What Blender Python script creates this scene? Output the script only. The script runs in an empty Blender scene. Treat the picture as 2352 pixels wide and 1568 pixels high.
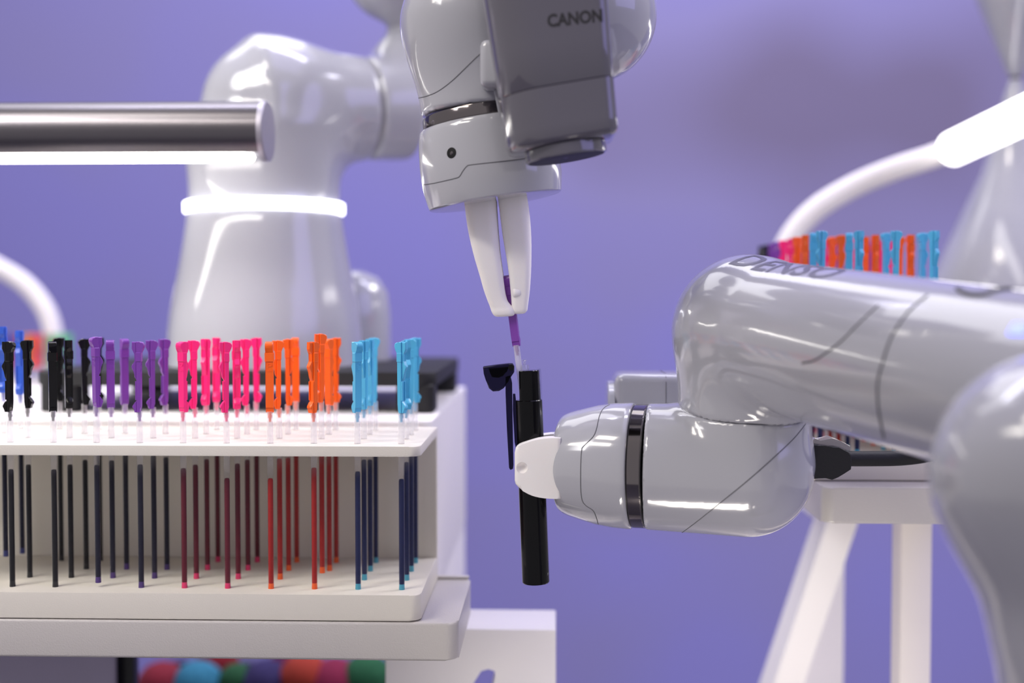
import bpy, bmesh, math, random
import numpy as np
from mathutils import Vector, Matrix

random.seed(7)
sc = bpy.context.scene
COL = sc.collection

# ------------------------------------------------------------------ camera, world, lights, exposure
FPX = 2800.0
CZ = 1.20
YAW = math.atan(94 / FPX)
PITCH = math.atan(101 / FPX)
CAMROT = Matrix.Rotation(YAW, 3, 'Z') @ Matrix.Rotation(math.pi / 2 - PITCH, 3, 'X')
CAMPOS = Vector((0, 0, CZ))
cd = bpy.data.cameras.new('camera')
cam = bpy.data.objects.new('camera', cd)
COL.objects.link(cam)
cam.location = CAMPOS
cam.rotation_euler = CAMROT.to_euler()
cd.sensor_width = 36
cd.lens = FPX / 2352 * 36
cd.clip_start = 0.01
cd.clip_end = 50
cd.dof.use_dof = True
cd.dof.focus_distance = 0.555
cd.dof.aperture_fstop = 3.9
sc.camera = cam

w = bpy.data.worlds.new('world')
sc.world = w
w.use_nodes = True
w.node_tree.nodes['Background'].inputs[0].default_value = (0.415, 0.395, 0.42, 1)
w.node_tree.nodes['Background'].inputs[1].default_value = 0.86

def area(name, loc, target, sx, sy, power, color, spread=180):
    ld = bpy.data.lights.new(name, 'AREA')
    ld.shape = 'RECTANGLE'
    ld.size = sx
    ld.size_y = sy
    ld.energy = power
    ld.color = color
    ld.spread = math.radians(spread)
    o = bpy.data.objects.new(name, ld)
    COL.objects.link(o)
    o.location = loc
    o.rotation_euler = (Vector(target) - Vector(loc)).to_track_quat('-Z', 'Y').to_euler()
    return o
area('ceiling_light_warm', (-0.9, -0.3, 2.9), (-0.1, 0.6, 1.1), 0.5, 0.25, 4.5, (1.0, 0.93, 0.82))
area('booth_light_lavender', (0.6, 0.9, 3.1), (0.1, 0.7, 1.1), 2.2, 1.6, 9, (0.50, 0.45, 1.0))
area('ceiling_light_rear', (-0.6, 1.6, 3.0), (-0.1, 0.8, 1.1), 1.8, 1.2, 14, (0.96, 0.95, 1.0))
area('wall_wash_light', (0.5, 1.0, 2.7), (0.45, 2.7, 0.60), 2.6, 0.3, 26, (0.84, 0.82, 1.0))
area('fill_light_left', (-0.42, 0.22, 1.62), (-0.12, 0.6, 1.1), 0.35, 0.06, 0.26, (1.0, 0.94, 0.84), 75)  # added out-of-frame fill that brightens the rack and fingers
area('rear_fill_left', (-1.0, 0.1, 2.0), (-0.30, 0.95, 1.22), 0.5, 0.5, 0.9, (1.0, 0.98, 0.97), 42)  # added unseen fill to lift the rear robot's bell and shoulder
area('side_fill_lavender', (1.7, -0.3, 2.0), (0.25, 0.5, 1.15), 1.4, 1.2, 8, (0.42, 0.38, 1.0))  # added unseen fill, tints the right forearm lavender
area('fill_light_right', (0.02, 0.30, 0.72), (0.27, 0.72, 0.98), 0.14, 0.10, 0.5, (1.0, 0.93, 0.84), 90)  # added low fill, unseen, for the right tray, leg and pillar
area('fill_light_rear', (0.75, 1.15, 1.9), (-0.1, 0.75, 1.15), 0.5, 0.3, 0.8, (1.0, 0.97, 0.94), 70)  # unseen light added to brighten the rear station
sc.view_settings.view_transform = 'Standard'
sc.view_settings.look = 'None'
sc.view_settings.exposure = 0.38
sc.view_settings.gamma = 1.0
sc.view_settings.use_curve_mapping = False

# ------------------------------------------------------------------ helpers
def P(px, py, Y):
    """point at world depth Y that the photograph shows at (px, py)"""
    d = CAMROT @ Vector(((px - 1176) / FPX, -(py - 784) / FPX, -1))
    return CAMPOS + d * (Y / d.y)
def S(px, Y):
    return px * Y / FPX

def tag(o, label=None, cat=None, group=None, kind=None):
    if label: o['label'] = label
    if cat: o['category'] = cat
    if group: o['group'] = group
    if kind: o['kind'] = kind
    return o
def empty(name, loc, label, cat, group=None):
    o = bpy.data.objects.new(name, None)
    COL.objects.link(o)
    o.location = loc
    o.empty_display_size = 0.01
    return tag(o, label, cat, group)
def link(name, me, mat=None, parent=None, loc=None):
    o = bpy.data.objects.new(name, me)
    COL.objects.link(o)
    if mat is not None and len(me.materials) == 0:
        me.materials.append(mat)
    if parent is not None:
        o.parent = parent
        # meshes are built in world coordinates; parents (empties) sit at their base, without rotation
        wl = Vector((0, 0, 0))
        q = parent
        while q is not None:
            wl += q.location
            q = q.parent
        o.location = -wl
    if loc is not None:
        o.location = loc
    return o
def bm_obj(name, bm, mat, parent=None, smooth=True, loc=None, angle=None):
    me = bpy.data.meshes.new(name)
    bmesh.ops.recalc_face_normals(bm, faces=bm.faces[:])
    bm.to_mesh(me)
    bm.free()
    if smooth:
        me.shade_smooth()
        if angle is not None:
            me.set_sharp_from_angle(angle=math.radians(angle))
    return link(name, me, mat, parent, loc)

def frame(d, ref=None):
    d = Vector(d).normalized()
    if ref is None:
        ref = Vector((0, 0, 1)) if abs(d.z) < .9 else Vector((0, -1, 0))
    u = Vector(ref) - d * Vector(ref).dot(d)
    u.normalize()
    return d, u, d.cross(u)

def add_lathe(bm, org, d, prof, seg=64, cap0=True, cap1=True):
    d, u, v = frame(d)
    org = Vector(org)
    rings = []
    for t, r in prof:
        rings.append([bm.verts.new(org + d * t + (u * math.cos(a) + v * math.sin(a)) * r)
                      for a in [2 * math.pi * i / seg for i in range(seg)]])
    for A, B in zip(rings, rings[1:]):
        for i in range(seg):
            j = (i + 1) % seg
            bm.faces.new((A[i], A[j], B[j], B[i]))
    if cap0: bm.faces.new(rings[0][::-1])
    if cap1: bm.faces.new(rings[-1])
    return rings
def lathe(name, org, d, prof, mat, parent=None, seg=64, angle=35, cap0=True, cap1=True):
    bm = bmesh.new()
    add_lathe(bm, org, d, prof, seg, cap0, cap1)
    return bm_obj(name, bm, mat, parent, angle=angle)

def catmull(pts, n=8):
    pts = [Vector(p) for p in pts]
    out = []
    for i in range(len(pts) - 1):
        p0 = pts[max(i - 1, 0)]; p1 = pts[i]; p2 = pts[i + 1]; p3 = pts[min(i + 2, len(pts) - 1)]
        for k in range(n):
            t = k / n
            out.append(0.5 * ((2 * p1) + (p2 - p0) * t + (2 * p0 - 5 * p1 + 4 * p2 - p3) * t * t + (-p0 + 3 * p1 - 3 * p2 + p3) * t ** 3))
    out.append(pts[-1])
    return out
def add_tube(bm, pts, r, seg=12):
    pts = [Vector(p) for p in pts]
    n = len(pts)
    rings = []
    u = None
    for i, p in enumerate(pts):
        t = (pts[min(i + 1, n - 1)] - pts[max(i - 1, 0)]).normalized()
        if u is None:
            _, u, _ = frame(t)
        u = (u - t * u.dot(t)).normalized()
        v = t.cross(u)
        rr = r[i] if isinstance(r, (list, tuple)) else r
        rings.append([bm.verts.new(p + (u * math.cos(a) + v * math.sin(a)) * rr) for a in [2 * math.pi * k / seg for k in range(seg)]])
    for A, B in zip(rings, rings[1:]):
        for i in range(seg):
            j = (i + 1) % seg
            bm.faces.new((A[i], A[j], B[j], B[i]))
    bm.faces.new(rings[0][::-1]); bm.faces.new(rings[-1])
def tube(name, pts, r, mat, parent=None, seg=16):
    bm = bmesh.new()
    add_tube(bm, pts, r, seg)
    return bm_obj(name, bm, mat, parent, angle=50)

def add_box(bm, x0, x1, y0, y1, z0, z1, bev=0, segs=2):
    vs = [bm.verts.new((x, y, z)) for z in (z0, z1) for y in (y0, y1) for x in (x0, x1)]
    fs = [bm.faces.new([vs[i] for i in f]) for f in ((0, 2, 3, 1), (4, 5, 7, 6), (0, 1, 5, 4), (2, 6, 7, 3), (0, 4, 6, 2), (1, 3, 7, 5))]
    if bev:
        es = list({e for f in fs for e in f.edges})
        bmesh.ops.bevel(bm, geom=es, offset=bev, segments=segs, profile=0.5, affect='EDGES')
def box(name, x0, x1, y0, y1, z0, z1, mat, parent=None, bev=0, segs=2):
    bm = bmesh.new()
    add_box(bm, x0, x1, y0, y1, z0, z1, bev, segs)
    return bm_obj(name, bm, mat, parent, angle=30)

def add_prism(bm, poly, off, bev=0, segs=2):
    """poly: list of 3-D points in one plane; off: extrusion vector"""
    off = Vector(off)
    A = [bm.verts.new(Vector(p)) for p in poly]
    B = [bm.verts.new(Vector(p) + off) for p in poly]
    f0 = bm.faces.new(A[::-1]); f1 = bm.faces.new(B)
    n = len(poly)
    for i in range(n):
        j = (i + 1) % n
        bm.faces.new((A[i], A[j], B[j], B[i]))
    if bev:
        es = list(set(f0.edges) | set(f1.edges))
        bmesh.ops.bevel(bm, geom=es, offset=bev, segments=segs, profile=0.5, affect='EDGES')
def prism(name, poly, off, mat, parent=None, bev=0, segs=2, angle=35):
    bm = bmesh.new()
    add_prism(bm, poly, off, bev, segs)
    return bm_obj(name, bm, mat, parent, angle=angle)

def slab_poly(x0, x1, y0, y1, z, r, seg=7, corners=(1, 1, 1, 1)):
    out = []
    for k, (cx, cy, a0) in enumerate(((x1 - r, y0 + r, -90), (x1 - r, y1 - r, 0), (x0 + r, y1 - r, 90), (x0 + r, y0 + r, 180))):
        if corners[k]:
            for i in range(seg + 1):
                a = math.radians(a0 + 90 * i / seg)
                out.append((cx + r * math.cos(a), cy + r * math.sin(a), z))
        else:
            out.append(((x1, x1, x0, x0)[k], (y0, y1, y1, y0)[k], z))
    return out

# signed-distance bodies: smooth unions turned into clean meshes (surface nets + projection)
def npv(v): return np.array((v[0], v[1], v[2]), dtype=np.float64)
def cone(a, b, ra, rb):
    a = npv(a); b = npv(b); ba = b - a; L = ba @ ba
    def f(p):
        h = np.clip(((p - a) @ ba) / L, 0, 1)
        return np.linalg.norm(p - a - h[:, None] * ba, axis=1) - (ra + (rb - ra) * h)
    f.box = (np.minimum(a - ra, b - rb), np.maximum(a + ra, b + rb))
    return f
def hcone(a, b, ra, rb, rd=0.0008):
    c = cone(a, b, ra, rb)
    a = npv(a); d = npv(b) - a; d /= np.linalg.norm(d)
    def f(p):
        q1 = c(p) + rd
        q2 = -((p - a) @ d) + rd
        return np.minimum(np.maximum(q1, q2), 0) + np.sqrt(np.maximum(q1, 0) ** 2 + np.maximum(q2, 0) ** 2) - rd
    f.box = c.box
    return f
def ball(a, r): return cone(a, npv(a) + np.array((0, 0, 1e-5)), r, r)
def cyl(a, b, ra, rb, rd=0.001):
    a = npv(a); b = npv(b); L = np.linalg.norm(b - a); d = (b - a) / L
    def f(p):
        t = (p - a) @ d
        rad = np.linalg.norm(p - a - t[:, None] * d, axis=1)
        h = np.clip(t / L, 0, 1)
        q1 = rad - (ra + (rb - ra) * h) + rd
        q2 = np.abs(t - L / 2) - L / 2 + rd
        return np.minimum(np.maximum(q1, q2), 0) + np.sqrt(np.maximum(q1, 0) ** 2 + np.maximum(q2, 0) ** 2) - rd
    m = max(ra, rb)
    f.box = (np.minimum(a, b) - m, np.maximum(a, b) + m)
    return f
def union(prims, k):
    def f(p):
        d = prims[0](p)
        for q in prims[1:]:
            e = q(p)
            h = np.clip(0.5 + 0.5 * (e - d) / k, 0, 1)
            d = e * (1 - h) + d * h - k * h * (1 - h)
        return d
    f.box = (np.min([q.box[0] for q in prims], axis=0), np.max([q.box[1] for q in prims], axis=0))
    return f
def body(name, f, mat, parent, vox=0.0016, extra=None):
    lo = f.box[0] - 3 * vox; hi = f.box[1] + 3 * vox
    n = np.ceil((hi - lo) / vox).astype(int) + 1
    ax = [lo[i] + vox * np.arange(n[i]) for i in range(3)]
    V = np.empty(n)
    YY, ZZ = np.meshgrid(ax[1], ax[2], indexing='ij')
    for i in range(n[0]):
        p = np.stack([np.full(YY.size, ax[0][i]), YY.ravel(), ZZ.ravel()], axis=1)
        V[i] = f(p).reshape(n[1], n[2])
    ins = V < 0
    c = np.zeros(n - 1, dtype=int)
    for a in (0, 1):
        for b in (0, 1):
            for d in (0, 1):
                c += ins[a:n[0] - 1 + a, b:n[1] - 1 + b, d:n[2] - 1 + d]
    act = (c > 0) & (c < 8)
    idx = -np.ones(n - 1, dtype=int)
    cells = np.argwhere(act)
    idx[act] = np.arange(len(cells))
    pts = lo + (cells + 0.5) * vox
    for _ in range(5):
        d = f(pts)
        e = vox * 0.1
        g = np.stack([(f(pts + np.eye(3)[i] * e) - f(pts - np.eye(3)[i] * e)) / (2 * e) for i in range(3)], axis=1)
        step = (d / np.maximum((g * g).sum(1), .2))[:, None] * g
        L = np.linalg.norm(step, axis=1)
        step *= np.minimum(1, vox / np.maximum(L, 1e-12))[:, None]
        pts = pts - step
    quads = []
    for a in range(3):
        b, cc = (a + 1) % 3, (a + 2) % 3
        sl0 = [slice(None)] * 3; sl1 = [slice(None)] * 3
        sl0[a] = slice(0, -1); sl1[a] = slice(1, None)
        i0 = ins[tuple(sl0)]; i1 = ins[tuple(sl1)]
        ch = np.argwhere(i0 != i1)
        ch = ch[(ch[:, b] > 0) & (ch[:, cc] > 0) & (ch[:, b] < n[b] - 1) & (ch[:, cc] < n[cc] - 1)]
        eb = np.eye(3, dtype=int)[b]; ec = np.eye(3, dtype=int)[cc]
        q = np.stack([idx[tuple((ch - eb - ec).T)], idx[tuple((ch - ec).T)], idx[tuple(ch.T)], idx[tuple((ch - eb).T)]], axis=1)
        fl = i0[tuple(ch.T)]
        q[~fl] = q[~fl][:, ::-1]
        quads.append(q)
    q = np.concatenate(quads)
    me = bpy.data.meshes.new(name)
    me.from_pydata(pts.tolist(), [], q.tolist())
    me.shade_smooth()
    o = link(name, me, mat, parent)
    o['_n'] = 1
    del o['_n']
    return o

from mathutils.bvhtree import BVHTree
def bvh_of(*objs):
    vs, fs = [], []
    for o in objs:
        off = Vector((0, 0, 0))
        q = o
        while q is not None:
            off += q.location; q = q.parent
        b = len(vs)
        vs += [v.co + off for v in o.data.vertices]
        fs += [[b + i for i in p.vertices] for p in o.data.polygons]
    return BVHTree.FromPolygons(vs, fs)
def seam(name, target, pxs, mat, parent, r=0.00022, n=10, lift=0.0):
    """panel gap that runs over the surface of a shell"""
    tree = bvh_of(target)
    pts = []
    for q in catmull([(x, y, 0) for x, y in pxs], n):
        d = (P(q.x, q.y, 1.0) - CAMPOS).normalized()
        hit, nor, i, dist = tree.ray_cast(CAMPOS, d)
        if hit is not None:
            pts.append(hit + nor * lift)
    if len(pts) > 2:
        return tube(name, pts, r, mat, parent, seg=6)

# ------------------------------------------------------------------ materials
def mat(name, col, rough=0.4, metal=0.0, coat=0.0, spec=0.5, bump=0.0, bscale=800, vary=0.0, vscale=30, emit=None, estr=0.0, sss=0.0, col2=None):
    m = bpy.data.materials.new(name)
    m.use_nodes = True
    nt = m.node_tree
    b = nt.nodes['Principled BSDF']
    b.inputs['Base Color'].default_value = (*col, 1)
    b.inputs['Roughness'].default_value = rough
    b.inputs['Metallic'].default_value = metal
    b.inputs['Coat Weight'].default_value = coat
    b.inputs['Coat Roughness'].default_value = 0.04
    b.inputs['Specular IOR Level'].default_value = spec
    if sss:
        b.inputs['Subsurface Weight'].default_value = sss
        b.inputs['Subsurface Scale'].default_value = 0.004
        b.inputs['Subsurface Radius'].default_value = (1, .8, .7)
    if emit:
        b.inputs['Emission Color'].default_value = (*emit, 1)
        b.inputs['Emission Strength'].default_value = estr
    tc = nt.nodes.new('ShaderNodeTexCoord')
    if vary or col2:
        n = nt.nodes.new('ShaderNodeTexNoise')
        n.inputs['Scale'].default_value = vscale
        n.inputs['Detail'].default_value = 3
        nt.links.new(tc.outputs['Object'], n.inputs['Vector'])
        mx = nt.nodes.new('ShaderNodeMix')
        mx.data_type = 'RGBA'
        c2 = col2 if col2 else tuple(c * (1 - vary) for c in col)
        mx.inputs[6].default_value = (*col, 1)
        mx.inputs[7].default_value = (*c2, 1)
        nt.links.new(n.outputs['Fac'], mx.inputs[0])
        nt.links.new(mx.outputs[2], b.inputs['Base Color'])
    if bump:
        n = nt.nodes.new('ShaderNodeTexNoise')
        n.inputs['Scale'].default_value = bscale
        n.inputs['Detail'].default_value = 2
        nt.links.new(tc.outputs['Object'], n.inputs['Vector'])
        bp = nt.nodes.new('ShaderNodeBump')
        bp.inputs['Strength'].default_value = bump
        bp.inputs['Distance'].default_value = 0.0004
        nt.links.new(n.outputs['Fac'], bp.inputs['Height'])
        nt.links.new(bp.outputs[0], b.inputs['Normal'])
    return m
def clear_mat(name, tint, milk=0.1, gloss_rough=0.05, ior=1.5, base=(0.8, 0.8, 0.85), fmin=0.0):
    m = bpy.data.materials.new(name)
    m.use_nodes = True
    nt = m.node_tree
    nt.nodes.remove(nt.nodes['Principled BSDF'])
    out = nt.nodes['Material Output']
    tr = nt.nodes.new('ShaderNodeBsdfTransparent'); tr.inputs[0].default_value = (*tint, 1)
    df = nt.nodes.new('ShaderNodeBsdfDiffuse'); df.inputs[0].default_value = (*base, 1)
    gl = nt.nodes.new('ShaderNodeBsdfGlossy'); gl.inputs['Roughness'].default_value = gloss_rough
    m1 = nt.nodes.new('ShaderNodeMixShader'); m1.inputs[0].default_value = milk
    nt.links.new(tr.outputs[0], m1.inputs[1]); nt.links.new(df.outputs[0], m1.inputs[2])
    lw = nt.nodes.new('ShaderNodeLayerWeight'); lw.inputs[0].default_value = 0.2
    m2 = nt.nodes.new('ShaderNodeMixShader')
    ml = nt.nodes.new('ShaderNodeMath'); ml.operation = 'MULTIPLY_ADD'
    ml.inputs[1].default_value = 0.2; ml.inputs[2].default_value = fmin
    nt.links.new(lw.outputs['Facing'], ml.inputs[0])
    nt.links.new(ml.outputs[0], m2.inputs[0])
    nt.links.new(m1.outputs[0], m2.inputs[1]); nt.links.new(gl.outputs[0], m2.inputs[2])
    nt.links.new(m2.outputs[0], out.inputs[0])
    return m

M_ROBOT = mat('glossy_white_shell', (0.42, 0.42, 0.465), 0.15, coat=0.8, vary=0.04)
M_SEAM = mat('panel_gap', (0.10, 0.10, 0.115), 0.6)
M_CHROME = mat('dark_chrome', (0.20, 0.18, 0.18), 0.10, metal=1.0)
M_FINGER = mat('matte_white_resin', (0.88, 0.845, 0.83), 0.55, bump=0.15, bscale=1500, sss=0.15)
M_RACK = mat('white_painted_rack', (0.74, 0.70, 0.62), 0.45, bump=0.25, bscale=1800, vary=0.03)
M_TRAY = mat('white_painted_tray', (0.56, 0.53, 0.50), 0.32, bump=0.4, bscale=1300, vary=0.04)
M_PED = mat('white_pedestal_paint', (0.82, 0.79, 0.775), 0.42, vary=0.06, vscale=12)
M_BLACK = mat('black_satin', (0.010, 0.010, 0.012), 0.35, spec=0.3, vary=0.3)
M_BLACKG = mat('black_gloss_barrel', (0.002, 0.002, 0.003), 0.12, spec=0.22, vary=0.3)
M_BLACKR = mat('black_rubber', (0.014, 0.014, 0.015), 0.6, spec=0.3, bump=0.3)
M_LED = mat('led_white', (1, 1, 1), 0.5, emit=(1.0, 0.96, 0.90), estr=8.5)
M_RING = mat('led_ring_glow', (1, 1, 1), 0.5, emit=(0.93, 0.93, 1.0), estr=3.2)
M_BLUE_LED = mat('blue_indicator', (0.1, 0.1, 0.9), 0.4, emit=(0.16, 0.2, 1.0), estr=2.2)
M_ALU = mat('satin_aluminium_housing', (0.15, 0.14, 0.155), 0.30, metal=1.0, vary=0.06)
M_INKPRINT = mat('grey_print', (0.012, 0.011, 0.014), 0.5)
M_CLEAR = clear_mat('clear_tube_plastic', (0.96, 0.96, 0.97), milk=0.05, base=(0.9, 0.88, 0.9))
_n = M_CLEAR.node_tree
_t = _n.nodes.new('ShaderNodeTexCoord'); _s = _n.nodes.new('ShaderNodeSeparateXYZ')
_m = _n.nodes.new('ShaderNodeMapRange')
_m.inputs['From Min'].default_value = 0.052; _m.inputs['From Max'].default_value = 0.066
_m.inputs['To Min'].default_value = 0.012; _m.inputs['To Max'].default_value = 0.30
_n.links.new(_t.outputs['Object'], _s.inputs[0]); _n.links.new(_s.outputs['Z'], _m.inputs[0])
_n.links.new(_m.outputs[0], [q for q in _n.nodes if q.type == 'MIX_SHADER'][0].inputs[0])
M_CLEARPEN = clear_mat('clear_pen_plastic', (0.90, 0.90, 0.95), milk=0.02)
M_SMOKE = clear_mat('smoky_plastic', (0.28, 0.27, 0.32), milk=0.30, base=(0.006, 0.006, 0.008), gloss_rough=0.08)
M_HOLE = mat('socket_black', (0.008, 0.008, 0.009), 0.5, spec=0.2)
M_CAM = mat('shaded_camera_housing', (0.105, 0.098, 0.125), 0.14, coat=0.8, vary=0.05)  # base colour darkened to hold the dark hall that the housing mirrors
M_STEEL = mat('brushed_clip_steel', (0.60, 0.57, 0.54), 0.32, metal=1.0)

HEADC = {'black': (0.006, 0.006, 0.007), 'purple': (0.19, 0.045, 0.36), 'pink': (0.98, 0.02, 0.22),
         'orange': (1.0, 0.13, 0.005), 'blue': (0.09, 0.48, 0.76), 'royal': (0.03, 0.11, 0.58), 'green': (0.15, 0.65, 0.22), 'teal': (0.10, 0.55, 0.42), 'yellow': (0.8, 0.45, 0.08)}
INKC = {'black': (0.004, 0.004, 0.006), 'purple': (0.006, 0.006, 0.022), 'pink': (0.13, 0.004, 0.018),
        'orange': (0.40, 0.010, 0.008), 'blue': (0.006, 0.012, 0.075), 'royal': (0.004, 0.006, 0.03), 'green': (0.004, 0.05, 0.02), 'teal': (0.004, 0.05, 0.04), 'yellow': (0.3, 0.1, 0.01)}
TIPC = {'black': (0.006, 0.006, 0.007), 'purple': (0.07, 0.03, 0.17), 'pink': (0.75, 0.03, 0.14),
        'orange': (0.85, 0.11, 0.01), 'blue': (0.06, 0.33, 0.45), 'royal': (0.03, 0.04, 0.2), 'green': (0.1, 0.4, 0.15), 'teal': (0.08, 0.35, 0.3), 'yellow': (0.6, 0.3, 0.05)}
M_HEAD = {k: mat('head_' + k, v, 0.32 if k != 'black' else 0.12, spec=0.5 if k != 'black' else 0.25, vary=0.03) for k, v in HEADC.items()}
M_INK = {k: mat('ink_' + k, v, 0.35, spec=0.3, vary=0.25, vscale=400) for k, v in INKC.items()}
M_TIP = {k: mat('tip_' + k, v, 0.35) for k, v in TIPC.items()}

# ------------------------------------------------------------------ the setting: printed lavender backdrop, floor
m = bpy.data.materials.new('backdrop_print')
m.use_nodes = True
nt = m.node_tree
b = nt.nodes['Principled BSDF']
b.inputs['Roughness'].default_value = 0.8
b.inputs['Specular IOR Level'].default_value = 0.1
tc = nt.nodes.new('ShaderNodeTexCoord')
def blob(x, z, rx, rz, k):
    # soft ellipse of the print
    mp = nt.nodes.new('ShaderNodeMapping')
    mp.inputs['Location'].default_value = (-x / rx, 0, -z / rz)
    mp.inputs['Scale'].default_value = (1 / rx, 0, 1 / rz)
    ln = nt.nodes.new('ShaderNodeVectorMath'); ln.operation = 'LENGTH'
    mr = nt.nodes.new('ShaderNodeMapRange'); mr.interpolation_type = 'SMOOTHSTEP'
    mr.inputs['From Min'].default_value = 1.0; mr.inputs['From Max'].default_value = 0.0
    mr.inputs['To Min'].default_value = 0.0; mr.inputs['To Max'].default_value = k
    nt.links.new(tc.outputs['Object'], mp.inputs[0]); nt.links.new(mp.outputs[0], ln.inputs[0])
    nt.links.new(ln.outputs['Value'], mr.inputs[0])
    return mr.outputs[0]
nz = nt.nodes.new('ShaderNodeTexNoise')
nz.inputs['Scale'].default_value = 2.6
nz.inputs['Detail'].default_value = 1.0
nt.links.new(tc.outputs['Object'], nz.inputs['Vector'])
mrn = nt.nodes.new('ShaderNodeMapRange')
mrn.inputs['From Min'].default_value = 0.35; mrn.inputs['From Max'].default_value = 0.75
mrn.inputs['To Min'].default_value = 0.0; mrn.inputs['To Max'].default_value = 0.35
nt.links.new(nz.outputs['Fac'], mrn.inputs[0])
acc = mrn.outputs[0]
for x, z, rx, rz, k in ((0.62, 1.60, 1.15, 0.42, 0.95), (0.45, 1.24, 0.7, 0.16, 0.3), (-1.5, 1.2, 1.2, 1.2, 0.0), (0.2, 0.75, 0.6, 0.12, 0.25)):
    ad = nt.nodes.new('ShaderNodeMath'); ad.operation = 'ADD'
    nt.links.new(acc, ad.inputs[0]); nt.links.new(blob(x, z, rx, rz, k), ad.inputs[1])
    acc = ad.outputs[0]
rp = nt.nodes.new('ShaderNodeValToRGB')
rp.color_ramp.elements[0].position = 0.0
rp.color_ramp.elements[0].color = (0.262, 0.245, 0.565, 1)
rp.color_ramp.elements[1].position = 1.0
rp.color_ramp.elements[1].color = (0.200, 0.172, 0.270, 1)
e = rp.color_ramp.elements.new(0.5)
e.color = (0.272, 0.250, 0.450, 1)
nt.links.new(acc, rp.inputs[0])
nt.links.new(rp.outputs[0], b.inputs['Base Color'])
o = box('wall_back', -3.2, 3.2, 2.6, 2.66, 0, 3.4, m)
tag(o, 'lavender blue printed backdrop wall behind the robots', None, None, 'structure')
o = box('floor', -3.2, 3.2, -1.6, 2.6, -0.06, 0, mat('grey_floor', (0.20, 0.19, 0.24), 0.5, vary=0.2, vscale=4))
tag(o, 'dark grey exhibition floor', None, None, 'structure')

# ------------------------------------------------------------------ pen refill (prototype meshes, local, z up from the tube base)
mmu = 0.001
def head_meshes():
    zt = 115.1
    def pt(x, y): return (x / 21.0, zt - y / 21.0)
    main = [(-20, 0), (4, 0), (10, 8), (30, 6), (44, 12), (54, 28), (55, 45), (46, 68), (22, 108), (18, 128), (20, 590), (20, 640), (12, 646), (10, 690), (-20, 690)]
    side = [(-20, 4), (-62, 2), (-65, 70), (-48, 100), (-34, 118), (-32, 190), (-62, 225), (-68, 242), (-64, 262), (-42, 290), (-40, 345), (-26, 368), (-20, 380)]
    foot = [(-20, 575), (-36, 592), (-60, 625), (-61, 642), (-46, 648), (-42, 690), (-20, 690)]
    bm = bmesh.new()
    for poly, th in ((main, 1.8), (side, 1.15), (foot, 1.5)):
        pts = [Vector((pt(x, y)[0] * mmu, -th * mmu, pt(x, y)[1] * mmu)) for x, y in poly]
        add_prism(bm, pts, (0, 2 * th * mmu, 0), bev=0.00025, segs=1)
    # thumb block: slightly wider band on the front
    add_box(bm, -0.0011, 0.0013, -0.0021, 0.0021, (zt - 195 / 21) * mmu, (zt - 105 / 21) * mmu, 0.0002, 1)
    # groove ribs either side of the back channel
    for s in (-1, 1):
        add_box(bm, -0.0015, -0.0008, s * 0.0014 - 0.0003, s * 0.0014 + 0.0003, (zt - 570 / 21) * mmu, (zt - 385 / 21) * mmu, 0.0001, 1)
    me = bpy.data.meshes.new('head')
    bmesh.ops.recalc_face_normals(bm, faces=bm.faces[:])
    bm.to_mesh(me); bm.free()
    me.shade_smooth(); me.set_sharp_from_angle(angle=math.radians(30))
    return me
def lathe_mesh(name, prof, seg=16, cap0=True, cap1=True):
    bm = bmesh.new()
    add_lathe(bm, (0, 0, 0), (0, 0, 1), [(t * mmu, r * mmu) for t, r in prof], seg, cap0, cap1)
    me = bpy.data.meshes.new(name)
    bmesh.ops.recalc_face_normals(bm, faces=bm.faces[:])
    bm.to_mesh(me); bm.free()
    me.shade_smooth(); me.set_sharp_from_angle(angle=math.radians(40))
    return me
def text_mesh(txt, size, extrude=0.0, name='text', bold=0.0):
    cu = bpy.data.curves.new(name, 'FONT')
    cu.body = txt; cu.size = size; cu.extrude = extrude; cu.resolution_u = 3; cu.offset = bold
    cu.align_x = 'CENTER'; cu.align_y = 'CENTER'
    to = bpy.data.objects.new(name, cu)
    COL.objects.link(to)
    bpy.context.view_layer.update()
    me = bpy.data.meshes.new_from_object(to)
    bpy.data.objects.remove(to)
    return me
HEAD0 = head_meshes()
TUBE0 = lathe_mesh('tube', [(0.2, 1.42), (82.8, 1.42), (82.8, 1.2)], cap0=False, cap1=False)
INK0 = lathe_mesh('ink', [(2.8, 1.22), (10, 1.24), (55, 1.24), (56, 1.0), (56.2, 0.3)], 14)
TIP0 = lathe_mesh('tip', [(0.0, 1.35), (2.7, 1.2), (3.4, 1.1)], 14)
PIN0 = lathe_mesh('pin', [(78.0, 0.6), (79.8, 0.65), (79.9, 1.0), (80.9, 1.0), (81.0, 0.75), (82.8, 0.85)], 12)
MARK0 = text_mesh('0.4', 0.0034, 0.00009)
for v in MARK0.vertices:   # upright on the +x face, reading downwards
    x, y, z = v.co
    v.co = (0.00095 + z, y, 0.1151 - 252 / 21 * mmu - x)
def coloured(me, m_, name):
    c = me.copy(); c.name = name; c.materials.clear(); c.materials.append(m_)
    return c
RM = {}
def refill_protos(c):
    if c not in RM:
        RM[c] = dict(head=coloured(HEAD0, M_HEAD[c], 'head'), tube=coloured(TUBE0, M_CLEAR, 'tube'), ink=coloured(INK0, M_INK[c], 'ink'),
                     tip=coloured(TIP0, M_TIP[c], 'tip'), pin=coloured(PIN0, M_HEAD[c], 'pin'), mark=coloured(MARK0, M_HEAD[c], 'size_mark'))
    return RM[c]
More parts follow.
